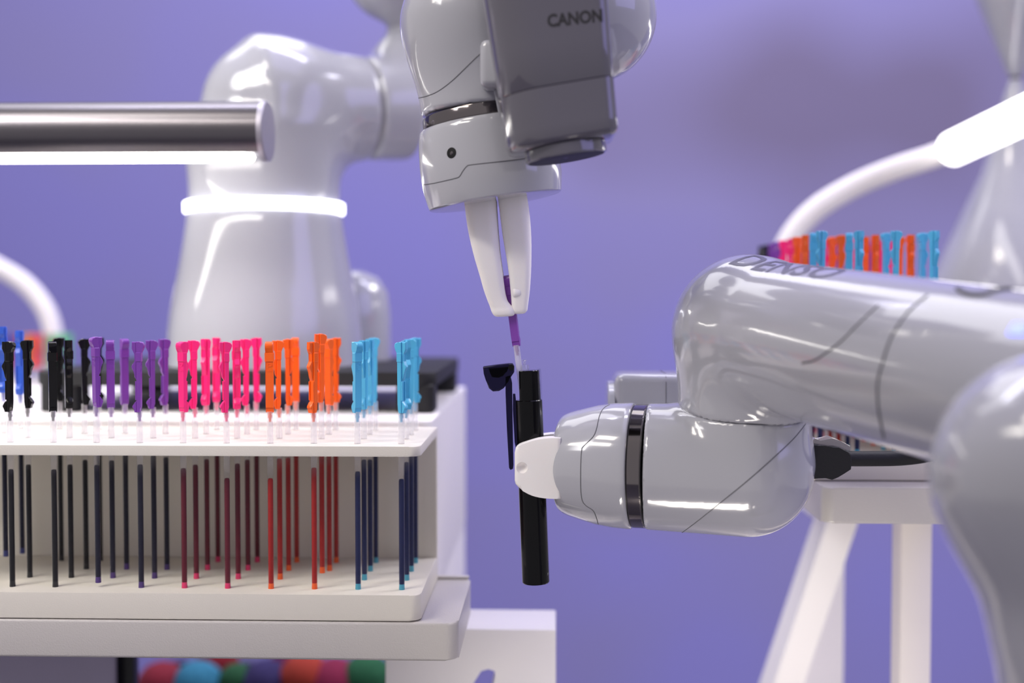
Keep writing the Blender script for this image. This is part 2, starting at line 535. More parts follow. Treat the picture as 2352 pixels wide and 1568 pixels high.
def refill(c, loc, rot, label, group, ink=1.0, mark=True, full=True, name='pen_refill', tilt=None):
    r = refill_protos(c)
    e = empty(name, loc, label, 'pen refill', group)
    if tilt is not None: e.rotation_euler = tilt
    for k in (('head', 'pin', 'tube', 'ink', 'tip') if full else ('head', 'tube', 'ink')):
        o = bpy.data.objects.new(k, r[k]); COL.objects.link(o); o.parent = e
        if k == 'head' or k == 'pin': o.rotation_euler = (0, 0, rot)
        if k == 'ink': o.scale = (1, 1, ink)
        if k == 'head' and mark:
            t = bpy.data.objects.new('size_mark', r['mark']); COL.objects.link(t); t.parent = o
    return e

# ------------------------------------------------------------------ rack (C-shaped: top plate, back plate, bottom plate)
Y1 = 0.560          # front row
PITCHY = 0.0190
ZB = P(500, 1350, Y1).z          # tube bases = top of bottom plate
ZT = P(500, 1017, Y1).z          # top of top plate
X0 = P(29, 1350, Y1).x
X9 = P(923, 1352, Y1).x
PX = (X9 - X0) / 9
def rack(name, ox, oy, z, rot, ncol_l, label, holes, mat_=M_RACK):
    """ox, oy: world place of the right-hand front tube; local x runs left (negative)"""
    e = empty(name, (ox, oy, z), label, 'rack')
    e.rotation_euler = (0, 0, rot)
    L = ncol_l * PX
    xr = 0.0098; yf = -0.0112; yb = 3 * PITCHY + 0.0125
    th = ZT - ZB
    def part(nm, bm):
        o = bm_obj(nm, bm, mat_, e, angle=30, loc=(0, 0, 0))
        return o
    bm = bmesh.new()
    add_prism(bm, slab_poly(-L, xr, yf, yb, th - 0.0046, 0.005, corners=(1, 0, 0, 1)), (0, 0, 0.0046), 0.0005, 2)
    top = part('top_plate', bm)
    cb = bmesh.new()
    for hx, hy in holes:
        add_lathe(cb, (hx, hy, th - 0.01), (0, 0, 1), [(0, 0.00165), (0.02, 0.00165)], 14)
    cm = bpy.data.meshes.new('cut'); cb.to_mesh(cm); cb.free()
    co = bpy.data.objects.new('cut', cm); COL.objects.link(co); co.location = e.location; co.rotation_euler = e.rotation_euler
    md = top.modifiers.new('holes', 'BOOLEAN'); md.operation = 'DIFFERENCE'; md.solver = 'EXACT'; md.object = co
    bpy.context.view_layer.update()
    dg = bpy.context.evaluated_depsgraph_get()
    nm = bpy.data.meshes.new_from_object(top.evaluated_get(dg))
    top.modifiers.clear(); top.data = nm; nm.name = 'top_plate'
    nm.shade_smooth(); nm.set_sharp_from_angle(angle=math.radians(30))
    bpy.data.objects.remove(co)
    bm = bmesh.new()
    add_prism(bm, slab_poly(-L, xr, yf, yb, -0.0118, 0.005, corners=(1, 0, 0, 1)), (0, 0, 0.0118), 0.0006, 2)
    part('bottom_plate', bm)
    bm = bmesh.new()
    add_box(bm, -L, xr, yb, yb + 0.004, -0.0118, th, 0.0005, 1)
    part('back_plate', bm)
    return e

ORD = ['first', 'second', 'third', 'fourth', 'fifth', 'sixth', 'seventh', 'eighth', 'ninth', 'tenth', 'eleventh']
colc = {-2: 'royal', -1: 'royal', 0: 'black', 1: 'black', 2: 'purple', 3: 'purple', 4: 'pink', 5: 'pink', 6: 'orange', 7: 'orange', 8: 'blue', 9: 'blue'}
rots = {0: {0: -25, 1: -85, 2: 205, 3: -12, 4: 222, 5: 10, 6: 262, 7: 40, 8: -55, 9: 150},
        1: {0: 160, 1: 98, 2: 265, 3: 5, 4: -5, 5: 95, 6: 0, 7: 15, 8: 60, 9: 120},
        2: {-1: 80, 1: 185, 2: 292, 3: 20, 4: 60, 5: 5, 6: 180, 7: 230, 8: 70, 9: 10},
        3: {-1: 70, 0: 170, 1: 180, 4: 75, 5: 170, 6: 262, 7: 175, 8: 0, 9: 190}}
lift = {(0, 2): 0.0022, (1, 7): 0.0032, (2, -1): 0.006, (3, -1): 0.0035}
inkk = {(0, 0): .985, (0, 1): .985, (0, 2): .985, (0, 3): 1.03, (0, 4): 1.0, (0, 5): .92, (0, 6): .92, (0, 7): 1.01, (0, 8): .98, (0, 9): .92}
ROWN = ['front row', 'second row', 'third row', 'back row']
holes = []
for r in range(4):
    for c in sorted(rots[r]):
        holes.append(((c - 9) * PX, r * PITCHY))
rk = rack('refill_rack', X9, Y1, ZB, 0, 13, 'white C-shaped rack holding rows of coloured pen refills in left foreground', holes)
NICE = {'royal': 'dark royal blue', 'blue': 'light blue', 'teal': 'teal', 'green': 'green'}
for r in range(4):
    cols = sorted(rots[r])
    for i, c in enumerate(cols):
        cc = colc[c]
        hs = {0: ' with raised size mark'}.get(r, '')
        lab = '%s refill, %s from the left in the %s of the foreground rack' % (NICE.get(cc, cc), ORD[i], ROWN[r])
        refill(cc, (X9 + (c - 9) * PX, Y1 + r * PITCHY, ZB + lift.get((r, c), 0)), math.radians(rots[r][c]) + math.atan2(-(X9 + (c - 9) * PX), Y1 + r * PITCHY), lab,
               'pen refills in the left foreground rack', inkk.get((r, c), random.uniform(0.97, 1.08)), mark=(r < 2))

# tray under the rack
ty0 = 0.5476; ty1 = 0.638
tz1 = ZB - 0.0118 - 0.0006; tz0 = tz1 - 0.0172
txr = P(1052, 1430, ty0).x
e = empty('rack_tray', (txr - 0.2, ty0, tz0), 'thick white textured tray under the left foreground refill rack', 'tray')
prism('tray_slab', slab_poly(-0.52, txr, ty0, ty1, tz0, 0.006, corners=(1, 1, 0, 0)), (0, 0, tz1 - tz0), M_TRAY, e, 0.0012, 3)
box('rack_spacer', X9 - 0.22, X9 + 0.004, Y1 - 0.008, ty1 - 0.008, tz1, tz1 + 0.0006, M_BLACK, e)
box('rear_lip', P(1002, 1325, ty1).x, txr - 0.001, ty1 - 0.004, ty1, tz1, tz1 + 0.0016, M_TRAY, e, 0.0006, 2)

# ------------------------------------------------------------------ pedestal behind the rack, with support block below
pz = P(500, 966, 0.645).z
pedx = P(992, 966, 0.645).x
e = empty('robot_pedestal', (-0.2, 0.77, 0), 'white painted pedestal table behind the left rack under the rear robot', 'pedestal')
prism('pedestal_top', slab_poly(-0.62, pedx, 0.645, 0.90, tz0 + 0.001, 0.006, corners=(1, 1, 0, 0)), (0, 0, pz - tz0 - 0.001), M_PED, e, 0.0012, 2)
box('leg', pedx - 0.026, pedx - 0.0005, 0.71, 0.895, 0, tz0 + 0.002, M_PED, e, 0.001)
box('leg', -0.60, -0.57, 0.71, 0.895, 0, tz0 + 0.002, M_PED, e, 0.001)
# support block (lower, with slot)
by = 0.652
bz1 = P(1200, 1445, by).z
bx0 = P(885, 1540, by).x; bx1 = P(1277, 1500, by).x
e = empty('support_bracket', ((bx0 + bx1) / 2, by, 0), 'tall white painted block with an oblong slot, below and right of the rack tray', 'support block')
bm = bmesh.new()
add_box(bm, bx0, bx1, by, by + 0.042, 0, bz1, 0.0008, 2)
blk = bm_obj('block', bm, M_PED, e, angle=30)
sl = [P(1105, 1541, by), P(1122, 1536, by), P(1136, 1541, by), P(1138, 1552, by), P(1118, 1640, by), P(1060, 1640, by), P(1088, 1568, by)]
sl = [Vector((p.x, by - 0.01, p.z)) for p in sl]
cb = bmesh.new(); add_prism(cb, sl, (0, 0.08, 0))
bmesh.ops.recalc_face_normals(cb, faces=cb.faces[:])
cm = bpy.data.meshes.new('cut'); cb.to_mesh(cm); cb.free()
co = bpy.data.objects.new('cut', cm); COL.objects.link(co)
def boolean(ob, cutter):
    md = ob.modifiers.new('b', 'BOOLEAN'); md.operation = 'DIFFERENCE'; md.solver = 'EXACT'; md.object = cutter
    bpy.context.view_layer.update()
    dg = bpy.context.evaluated_depsgraph_get()
    nm = bpy.data.meshes.new_from_object(ob.evaluated_get(dg))
    nm.name = ob.data.name
    ob.modifiers.clear(); ob.data = nm
    nm.shade_smooth(); nm.set_sharp_from_angle(angle=math.radians(30))
    bpy.data.objects.remove(cutter)
boolean(blk, co)

# below the tray on the left: board, dark post, coloured soft balls in a bin
e = box('side_board', P(-160, 1500, 0.70).x, P(262, 1500, 0.70).x, 0.70, 0.705, 0, P(100, 1490, 0.70).z, mat('grey_lavender_board', (0.34, 0.31, 0.42), 0.5, vary=0.1), bev=0.001)
tag(e, 'grey lavender upright board under the left end of the rack tray', 'board')
e = box('dark_post', P(266, 1500, 0.71).x, P(306, 1500, 0.71).x, 0.71, 0.72, 0, P(100, 1480, 0.71).z, M_BLACK, bev=0.0008)
tag(e, 'narrow black upright post beside the grey board under the tray', 'post')
bl = [(372, 1590, 58, (0.25, 0.01, 0.03), 'dark red'), (455, 1592, 62, (0.03, 0.22, 0.36), 'teal blue'), (545, 1580, 44, (0.01, 0.09, 0.03), 'dark green'),
      (612, 1590, 62, (0.03, 0.02, 0.11), 'navy purple'), (700, 1572, 60, (0.42, 0.04, 0.02), 'orange red'), (768, 1590, 66, (0.26, 0.01, 0.06), 'crimson'),
      (842, 1572, 58, (0.015, 0.13, 0.05), 'green'), (500, 1540, 50, (0.28, 0.008, 0.02), 'bright red'), (880, 1610, 50, (0.01, 0.01, 0.012), 'black'), (660, 1535, 38, (0.2, 0.02, 0.10), 'plum')]
for x, y, rr, c, nm in bl:
    yy = 0.95 if nm not in ('bright red', 'plum') else 1.03
    ct = P(x, y - 14, yy); R = S(rr, yy)
    bm = bmesh.new()
    bmesh.ops.create_icosphere(bm, subdivisions=4, radius=R)
    for v in bm.verts:
        n = v.co.normalized()
        v.co *= 1 + 0.05 * math.sin(n.x * 23 + x) * math.sin(n.y * 19 + y) * math.sin(n.z * 21)
    bmesh.ops.translate(bm, verts=bm.verts[:], vec=ct)
    o = bm_obj('soft_ball', bm, mat('felt_' + nm.replace(' ', '_'), c, 0.9, bump=0.6, bscale=900, vary=0.35, vscale=120), None)
    tag(o, '%s fuzzy soft ball in the bin below the rack tray' % nm, 'soft ball', 'soft balls below the tray')
bz = P(600, 1650, 0.95).z
e = empty('ball_bin', (P(620, 1600, 0.98).x, 0.98, bz), 'black open bin holding the coloured soft balls below the tray', 'bin')
xa = P(300, 1600, 1.0).x; xb = P(930, 1600, 1.0).x
box('bottom', xa, xb, 0.91, 1.09, bz - 0.03, bz - 0.025, M_BLACK, e)
for a_ in ((xa - 0.004, xa, 0.91, 1.09), (xb, xb + 0.004, 0.91, 1.09), (xa, xb, 0.906, 0.91), (xa, xb, 1.09, 1.094)):
    box('side', *a_, bz - 0.03, bz + 0.002, M_BLACK, e)
for a_ in ((xa, 0.91), (xb - 0.01, 0.91), (xa, 1.08), (xb - 0.01, 1.08)):
    box('leg', a_[0], a_[0] + 0.01, a_[1], a_[1] + 0.01, 0, bz - 0.03, M_BLACK, e)

# ------------------------------------------------------------------ rear robot arm: base, shoulder, then out of frame and down as the gripper above the pen
RY = 0.775
rc = P(610, 700, RY)
RX = rc.x
zf = lambda py, Y=RY: P(610, py, Y).z
arm = empty('industrial_robot', (RX, RY, pz), 'glossy white robot on a black base plate, its gripper hanging above the black pen', 'robot arm')
# black base plate and feet
pt = P(700, 852, 0.70).z; pb = P(700, 884, 0.70).z
bxl = P(75, 870, 0.69).x; bxr = P(1000, 870, 0.69).x
prism('base_plate', slab_poly(bxl, bxr, 0.69, 0.868, pb, 0.010), (0, 0, pt - pb), M_BLACKR, arm, 0.0015, 2)
fw = S(105, 0.69)
for fx0, fy0 in ((bxr - fw, 0.69), (bxl, 0.69), (bxr - fw, 0.842), (bxl, 0.842)):
    ft = slab_poly(fx0 + 0.003, fx0 + fw - 0.001, fy0 + 0.001, fy0 + 0.024, pz, 0.004, 4)
    prism('foot', ft, (0, 0, pb - pz + 0.001), M_BLACKR, arm, 0.001, 1)
# bell shaped base
prof = []
for py, r in ((832, 224), (800, 223), (760, 221), (720, 216), (680, 209), (640, 201), (600, 193), (560, 186), (520, 180), (497, 177), (492, 175)):
    prof.append((zf(py) - pt, S(r, RY)))
prof[0] = (0, S(226, RY))
base = lathe('base_housing', (RX, RY, pt), (0, 0, 1), prof, M_ROBOT, arm, 96, 30)
g0 = zf(492) - pt
lathe('light_ring', (RX, RY, pt), (0, 0, 1), [(g0, S(178, RY)), (g0 + 0.0006, S(182, RY)), (g0 + 0.0066, S(182, RY)), (g0 + 0.0072, S(178, RY))], M_RING, arm, 96)
# rear connector housing bulge beside the base
hb = P(800, 700, 0.83)
lathe('connector_housing', (hb.x, 0.83, pt), (0, 0, 1), [(0, 0.029), (0.030, 0.029), (0.046, 0.027), (0.056, 0.021), (0.061, 0.010)], M_ROBOT, arm, 64, 50)
# column + shoulder
shc = P(622, 250, RY); shr = S(157, RY)
j1 = P(838, 250, 0.805)
dj = (j1 - shc).normalized()
f = union([cyl((RX, RY, zf(484)), (RX, RY, zf(300)), S(173, RY), S(166, RY), 0.0015),
           cone((RX, RY, zf(330)), shc, S(160, RY), shr),
           cyl(shc - dj * 0.01, j1, shr * 0.99, S(122, RY), 0.003)], 0.016)
sh = body('shoulder', f, M_ROBOT, arm, 0.0022)
k0 = P(885, 250, 0.83)
lathe('shoulder_joint', j1 - dj * 0.0005, dj, [(0, S(115, RY)), (0.0022, S(115, RY))], mat('joint_grey', (0.30, 0.30, 0.30), 0.5), arm, 64)
el = P(902, -60, 0.82)
f = union([cyl(j1 + dj * 0.0017, j1 + dj * 0.03, S(121, RY), S(121, RY), 0.003), cone(k0, P(1010, 70, 0.845), S(114, RY), S(95, RY)),
           cone(P(1010, 70, 0.845), P(1060, -150, 0.85), S(95, RY), S(95, RY)), ball(el, S(104, .82)), cone(el, P(1060, -150, .85), S(90, .82), S(90, .82))], 0.012)
body('upper_arm', f, M_ROBOT, arm, 0.0022)
# out of frame link from the elbow forward to the front forearm
WY = 0.560
c2 = P(1350, 34, 0.572)
f = union([cone(P(1060, -150, .85), P(1180, -420, .80), 0.028, 0.030), cone(P(1180, -420, .80), P(1330, -420, .66), 0.030, 0.033)], 0.012)
body('elbow_link', f, M_ROBOT, arm, 0.003)

# wrist of the rear robot (sharp, front)
F0 = P(1138, 463, WY)
px = WY / FPX
UP = Vector((-0.153 - 0.03, 0.03, 0.988)).normalized()
UP = (P(1138 - 153 * 1.0, 463 - 988 * 1.0, WY) - F0).normalized()
c1 = P(1086, 60, 0.560)
w0 = F0 + UP * (207 * px)
f = union([hcone(w0, c1, 137.5 * px, 148 * px, 0.0012),
           cone(c1, P(1040 + 60, -40, WY), 148 * px, 130 * px), cone(c1 + Vector((0.004, 0, 0.006)), P(1250, 20, 0.566), 128 * px, 140 * px)], 0.014)
wr = body('wrist_body', f, M_ROBOT, arm, 0.0016)
f = union([ball(c2, 147 * px), cone(c2, P(1330, -420, .66), 147 * px, 0.033)], 0.01)
fo = body('forearm', f, M_ROBOT, arm, 0.0018)
seam('panel_gap', wr, [(958, 226), (985, 219), (1010, 207), (1040, 184), (1070, 155), (1100, 126), (1135, 96)], M_SEAM, arm)
lathe('chrome_ring', F0, UP, [(180 * px, 120 * px), (180 * px, 137 * px), (181.5 * px, 138.5 * px), (203 * px, 137.5 * px), (206 * px, 136 * px), (206 * px, 120 * px)], M_CHROME, arm, 96, 25)
hp = [(0, 120), (0, 150), (2, 153), (8, 154.5), (40, 160), (70, 161.5), (100, 160), (140, 155.5), (165, 151.5), (174, 149), (178, 146), (179, 130)]
hand = lathe('gripper_body', F0, UP, [(a * px, r * px) for a, r in hp], M_ROBOT, arm, 96, 40)
seam('panel_gap', hand, [(974, 424), (1000, 420), (1047, 409), (1056, 404), (1063, 393), (1072, 382), (1085, 378), (1175, 368), (1230, 360)], M_SEAM, hand)
# screw socket: flat black disc drawn for its shaded recess
tr = bvh_of(hand)
d = (P(1037, 351, 1.0) - CAMPOS).normalized()
hit, nor, _, _ = tr.ray_cast(CAMPOS, d)
lathe('screw_socket', hit, nor, [(-0.002, 0.0024), (0.00005, 0.0024), (0.00008, 0.0022)], M_HOLE, hand, 24)
lathe('screw', hit - nor * 0.0011, nor, [(0, 0.0009), (0.0012, 0.0009), (0.0014, 0.0006)], M_CHROME, hand, 6)

def smooth_poly(pts, n=4):
    return [(q.x, q.y) for q in catmull([(x, y, 0) for x, y in pts], n)]
# gripper fingers: lofted from rounded sections, tapering towards the tip
def loft(name, secs, mat_, parent, cap0=True, cap1=True, angle=40):
    bm = bmesh.new()
    rings = [[bm.verts.new(p) for p in s] for s in secs]
    n = len(rings[0])
    for A, B in zip(rings, rings[1:]):
        for i in range(n):
            j = (i + 1) % n
            bm.faces.new((A[i], A[j], B[j], B[i]))
    if cap0: bm.faces.new(rings[0][::-1])
    if cap1: bm.faces.new(rings[-1])
    return bm_obj(name, bm, mat_, parent, angle=angle)
def finger(tab, Yc, parent):
    q = catmull([(a, b_, 0) for a, b_ in [(t[1], t[0]) for t in tab]], 3)
    q2 = catmull([(a, b_, 0) for a, b_ in [(t[2], t[0]) for t in tab]], 3)
    q3 = catmull([(t[3], t[0], 0) for t in tab], 3)
    secs = []
    for l, r_, d_ in zip(q, q2, q3):
        pl = P(l.x, l.y, Yc); pr_ = P(r_.x, r_.y, Yc)
        hw = (pr_.x - pl.x) / 2; hd = d_.x / 2000
        cx = (pl.x + pr_.x) / 2
        r0 = min(hw, hd) * 0.62
        out = []
        for (sx, sy, a0) in ((1, -1, -90), (1, 1, 0), (-1, 1, 90), (-1, -1, 180)):
            for i in range(7):
                a = math.radians(a0 + 90 * i / 6)
                x = sx * (hw - r0) + r0 * math.cos(a)
                out.append(Vector((cx + x, Yc + sy * (hd - r0) + r0 * math.sin(a), pl.z + x * 0.05)))
        secs.append(out)
    return loft('finger', secs, M_FINGER, parent, angle=60)
finger([(455, 1067, 1140, 17), (520, 1075, 1144, 17), (580, 1088, 1149, 16), (632, 1103, 1156, 14.5), (665, 1112, 1160, 12.5), (688, 1120, 1165, 11), (698, 1124, 1171, 10.5),
        (707, 1127, 1179, 10), (713, 1129, 1182, 10), (719, 1132, 1183, 9.6), (723, 1135, 1182, 9), (725.5, 1139, 1179, 7.8), (726.5, 1144, 1175, 6.5)], WY + 0.0002, arm)
fr = finger([(445, 1144, 1209, 17), (490, 1149, 1216, 17), (545, 1156, 1220, 16), (610, 1167, 1220, 14.5), (665, 1173, 1217, 12.5), (690, 1175, 1214, 11),
        (706, 1176, 1212, 10), (713, 1177, 1211, 9.4), (717, 1179, 1208, 8.6), (719.5, 1182, 1205, 7.5), (720.5, 1186, 1201, 6)], WY + 0.0012, arm)
bm = bmesh.new()
add_lathe(bm, P(1176, 672, WY - 0.0036), (1, 0.25, 0.05), [(0, 0.0012), (0.0004, 0.0022), (0.001, 0.0025), (0.0034, 0.0025), (0.0042, 0.0020)], 24)
bm_obj('grip_lug', bm, M_FINGER, fr, angle=50)

# camera unit carried in front of the wrist
CY = 0.505
cu = empty('camera_unit', P(1290, 340, CY), '', '')
for k in ('label', 'category'):
    if k in cu: del cu[k]
cu.parent = arm
cu.location = P(1290, 340, CY) - Vector(arm.location)
def section(cx, cy, wpx, dep, slope, Y, rl, rr, nseg=8):
    """rounded section of the camera housing: wide left corner, tight right corner"""
    ctr = P(cx, cy, Y)
    hw = S(wpx, Y) / 2
    out = []
    for (sx, sy, r, a0) in ((1, -1, rr, -90), (1, 1, rr, 0), (-1, 1, rl * .6, 90), (-1, -1, rl, 180)):
        ox = sx * (hw - r); oy = sy * (dep / 2 - r)
        for i in range(nseg + 1):
            a = math.radians(a0 + 90 * i / nseg)
            x = ox + r * math.cos(a); y = oy + r * math.sin(a)
            out.append(ctr + Vector((x, y, x * slope)))
    return out
ss = []
SL = 0.16
for (y, cx, wp, k) in ((338, 1291, 226, .86), (333, 1290, 242, .96), (326, 1289, 250, 1), (300, 1286, 251, 1), (214, 1276, 256, 1)):
    ss.append(section(cx, y, wp, 0.040 * k, SL, CY, 0.019 * k, 0.005 * k))
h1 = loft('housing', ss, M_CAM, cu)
ss = [section(1276, 212.5, 253, 0.0395, SL, CY, 0.0185, 0.0047), section(1275, 211, 256, 0.040, SL, CY, 0.019, 0.005)]
for (y, cx, wp) in ((120, 1264, 264), (20, 1252, 273), (-100, 1238, 282), (-190, 1228, 282)):
    ss.append(section(cx, y, wp, 0.040, SL, CY, 0.019, 0.005))
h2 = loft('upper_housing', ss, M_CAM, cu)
ld = Vector((0.155, 0.0, -0.988)).normalized()
lo_ = P(1297, 338, CY - 0.001)
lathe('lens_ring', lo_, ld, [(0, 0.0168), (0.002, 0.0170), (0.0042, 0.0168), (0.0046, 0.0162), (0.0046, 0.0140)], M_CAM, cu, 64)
lathe('lens', lo_, ld, [(0.0030, 0.0158), (0.0047, 0.0158), (0.0050, 0.012), (0.0046, 0.001)], M_HOLE, cu, 48)
# mounting bracket between camera unit and wrist
mb = P(1125, 150, 0.527)
box('mounting_bracket', mb.x - 0.004, mb.x + 0.03, 0.520, 0.545, P(1125, 205, .527).z, P(1125, 96, .527).z, M_ROBOT, cu, 0.003, 3)
bp = P(1150, 250, 0.526)
prism('back_cover', [P(1132, 205, .526), P(1138, 200, .526), P(1160, 308, .526), P(1150, 306, .526)], (0.03, 0.004, 0), M_ROBOT, cu, 0.001, 2)
tm = text_mesh('CANON', 0.0068, 0.00003, bold=0.00022)
for v in tm.vertices:
    x, y, z = v.co
    x *= 0.86
    q = P(1321, 43, CY - 0.0201)
    v.co = Vector((q.x + x - 0.06 * y, CY - 0.02005 - z, q.z + y + x * SL * .6))
link('lettering', tm, M_INKPRINT, cu)

# ------------------------------------------------------------------ right robot arm
rob = empty('industrial_robot', (0.36, 0.40, 0), 'glossy white robot reaching in from the right, its fingers clamping the black pen', 'robot arm')
R0 = P(1473, 1070, 0.560)
Ld = Vector((-0.978, 0.208, 0.0)).normalized()
px2 = 0.2e-3
corner = P(1712, 1078, 0.553)
neck_lo = P(1711, 946, 0.555)
Nd = Vector((0.03, -0.085, 1)).normalized()
elb = neck_lo + Nd * 0.0368
b0 = R0 - Ld * 0.0026
f = union([hcone(b0, corner, 0.0289, 0.0304, 0.0010),
           cyl(neck_lo - Nd * 0.022, neck_lo - Nd * 0.0003, 0.0300, 0.0301, 0.0006)], 0.006)
wb = body('wrist_body', f, M_ROBOT, rob, 0.0014)
fe = P(2480, 914, 0.396)
f = union([hcone(neck_lo + Nd * 0.0001, elb, 0.0301, 0.0325, 0.0006), cone(elb, fe, 0.0328, 0.0326)], 0.008)
fa = body('forearm', f, M_ROBOT, rob, 0.0018)
lathe('joint_gap', neck_lo - Nd * 0.0009, Nd, [(0, 0.0292), (0.0016, 0.0292)], M_SEAM, rob, 96)
seam('panel_gap', wb, [(1562, 1226), (1600, 1198), (1660, 1150), (1720, 1101), (1780, 1048), (1825, 1005), (1856, 966)], M_SEAM, rob)
seam('panel_gap', fa, [(1842, 834), (1868, 828), (1890, 815), (1930, 785), (1970, 745), (2018, 700)], M_SEAM, rob, 0.0004)
seam('panel_gap', fa, [(2030, 1005), (2018, 940), (2016, 880), (2028, 830), (2045, 780), (2065, 745), (2090, 712), (2130, 678)], M_SEAM, rob, 0.0005)
lathe('chrome_ring', R0, Ld, [(-0.003, 0.026), (-0.003, 0.0279), (-0.0026, 0.0283), (0.0026, 0.0283), (0.003, 0.0279), (0.003, 0.026)], M_CHROME, rob, 96, 25)
lathe('ring_gap', R0, Ld, [(-0.0034, 0.0279), (0.0036, 0.0279)], M_BLACK, rob, 96)
hp = [(0.0034, 0.0262), (0.0034, 0.0284), (0.0040, 0.0290), (0.0062, 0.0290), (0.012, 0.0287), (0.020, 0.0276), (0.027, 0.0258), (0.0325, 0.0243), (0.0352, 0.0233), (0.0370, 0.0222), (0.0381, 0.0204), (0.0385, 0.0175), (0.0384, 0.0100)]
rh = lathe('gripper_body', R0, Ld, hp, M_ROBOT, rob, 96, 60)
seam('panel_gap', rh, [(1400, 929), (1386, 938), (1377, 955), (1370, 985), (1362, 1003), (1340, 1025), (1336, 1035), (1334, 1070), (1334, 1120), (1337, 1147), (1345, 1160), (1362, 1172), (1369, 1186), (1374, 1203)], M_SEAM, rh)
# fingers clamping the pen from front and back
fo_ = smooth_poly([(1288, 1006), (1260, 1006), (1228, 1011), (1200, 1020), (1188, 1026)], 3) + [(1184, 1031), (1182, 1040), (1182, 1104), (1184, 1112), (1190, 1119)] + \
      smooth_poly([(1200, 1127), (1222, 1138), (1250, 1144), (1288, 1146)], 3)
PY = 0.560
def side_finger(outl, y0, y1, parent, pinch):
    pts = [Vector((P(x, y, y0).x, y0, P(x, y, y0).z)) for x, y in outl]
    bm = bmesh.new(); add_prism(bm, pts, (0, y1 - y0, 0), 0.0016, 4)
    return bm_obj('finger', bm, M_FINGER, parent, angle=50)
ff = side_finger(fo_, PY - 0.0142, PY - 0.0052, rob, 0)
q = P(1197, 1074, PY - 0.0142)
cb = bmesh.new()
bmesh.ops.create_uvsphere(cb, u_segments=24, v_segments=16, radius=0.0026)
for v in cb.verts: v.co.y *= 0.8
bmesh.ops.translate(cb, verts=cb.verts[:], vec=Vector((q.x + 0.0004, q.y + 0.0002, q.z)))
cm = bpy.data.meshes.new('cut'); cb.to_mesh(cm); cb.free(); co = bpy.data.objects.new('cut', cm); COL.objects.link(co)
boolean(ff, co)
fo2 = [(x + 6, y - 9) for x, y in fo_]
side_finger(fo2, PY + 0.0062, PY + 0.0152, rob, 0)
# camera unit behind the wrist, seen from the side
cu2 = empty('camera_unit', (0, 0, 0), None, None)
cu2.parent = rob
cu2.location = P(1480, 895, 0.615) - Vector(rob.location)
YC = 0.60
za = P(1480, 859, YC).z; zc = P(1480, 1090, YC).z
bm = bmesh.new()
add_box(bm, P(1412, 900, YC).x, P(1640, 900, YC).x, YC, YC + 0.036, zc, za, 0.0045, 4)
bm_obj('housing', bm, M_ROBOT, cu2, angle=30)
xs_ = P(1530, 900, YC).x
tube('panel_gap', [Vector((xs_, YC - 0.00005, zc + .004)), Vector((xs_, YC - 0.00005, za - .0045)), Vector((xs_, YC + 0.0013, za - 0.0013)), Vector((xs_, YC + 0.0045, za + 0.00005)), Vector((xs_, YC + 0.03, za + 0.00005))], 0.00018, M_SEAM, cu2, 6)
lathe('lens_ring', Vector((P(1413, 900, YC).x, YC + 0.018, (za + zc) / 2)), (-1, 0, 0), [(0, 0.0205), (0.0028, 0.0205), (0.0034, 0.0195), (0.0034, 0.015)], M_ROBOT, cu2, 64)
# black connector and cable on the wrist
cn = empty('connector', (0, 0, 0), None, None)
cn.parent = rob
cn.location = P(1900, 1050, 0.568) - Vector(rob.location)
yk = 0.560
pl = [(1850, 1020), (1866, 1019), (1880, 1021), (1895, 1026), (1915, 1025), (1928, 1028), (1950, 1037), (1956, 1046), (1957, 1060), (1955, 1078), (1940, 1087), (1925, 1096), (1912, 1102), (1896, 1098), (1880, 1096), (1862, 1100), (1850, 1101)]
prism('plug_shell', [P(x, y, yk) for x, y in pl], (0, 0.015, 0), M_BLACKR, cn, 0.0005, 1)
pl = [(1866, 1010), (1872, 1006), (1885, 1012), (1897, 1010), (1911, 1005), (1930, 1012), (1953, 1024), (1953, 1036), (1930, 1030), (1915, 1026), (1895, 1026), (1868, 1021)]
prism('clip', [P(x, y, yk + .002) for x, y in pl], (0, 0.010, 0), M_STEEL, cn, 0.0001, 1)
tube('cable', catmull([P(1945, 1053, .568), P(2000, 1053, .57), P(2060, 1052, .572), P(2110, 1047, .572), P(2170, 1035, .57), P(2260, 1010, .565), P(2380, 960, .56), P(2520, 900, .56)], 6), 0.0036, M_BLACKR, cn, 20)
# upper arm near the lens, base out of frame on the right
ua = P(2432, 1092, 0.372)
f = union([ball(ua, 0.0345), cone(ua, P(2600, 1500, 0.372), 0.0345, 0.036), cone(P(2600, 1500, 0.372), P(2640, 1900, 0.38), 0.036, 0.045),
           cyl(ua, P(2520, 1010, 0.44), 0.028, 0.028, 0.003)], 0.012)
body('upper_arm', f, M_ROBOT, rob, 0.0024)
q = P(2640, 1900, 0.38)
lathe('base_housing', (q.x, q.y, 0.86), (0, 0, 1), [(0, 0.075), (0.02, 0.074), (0.06, 0.064), (0.12, 0.05), (q.z - 0.86, 0.044)], M_ROBOT, rob, 64)
box('base_plate', q.x - 0.09, q.x + 0.09, q.y - 0.09, q.y + 0.09, 0.84, 0.86, M_BLACK, rob, 0.002)
box('pedestal_column', q.x - 0.08, q.x + 0.08, q.y - 0.08, q.y + 0.08, 0, 0.84, M_PED, rob, 0.002)
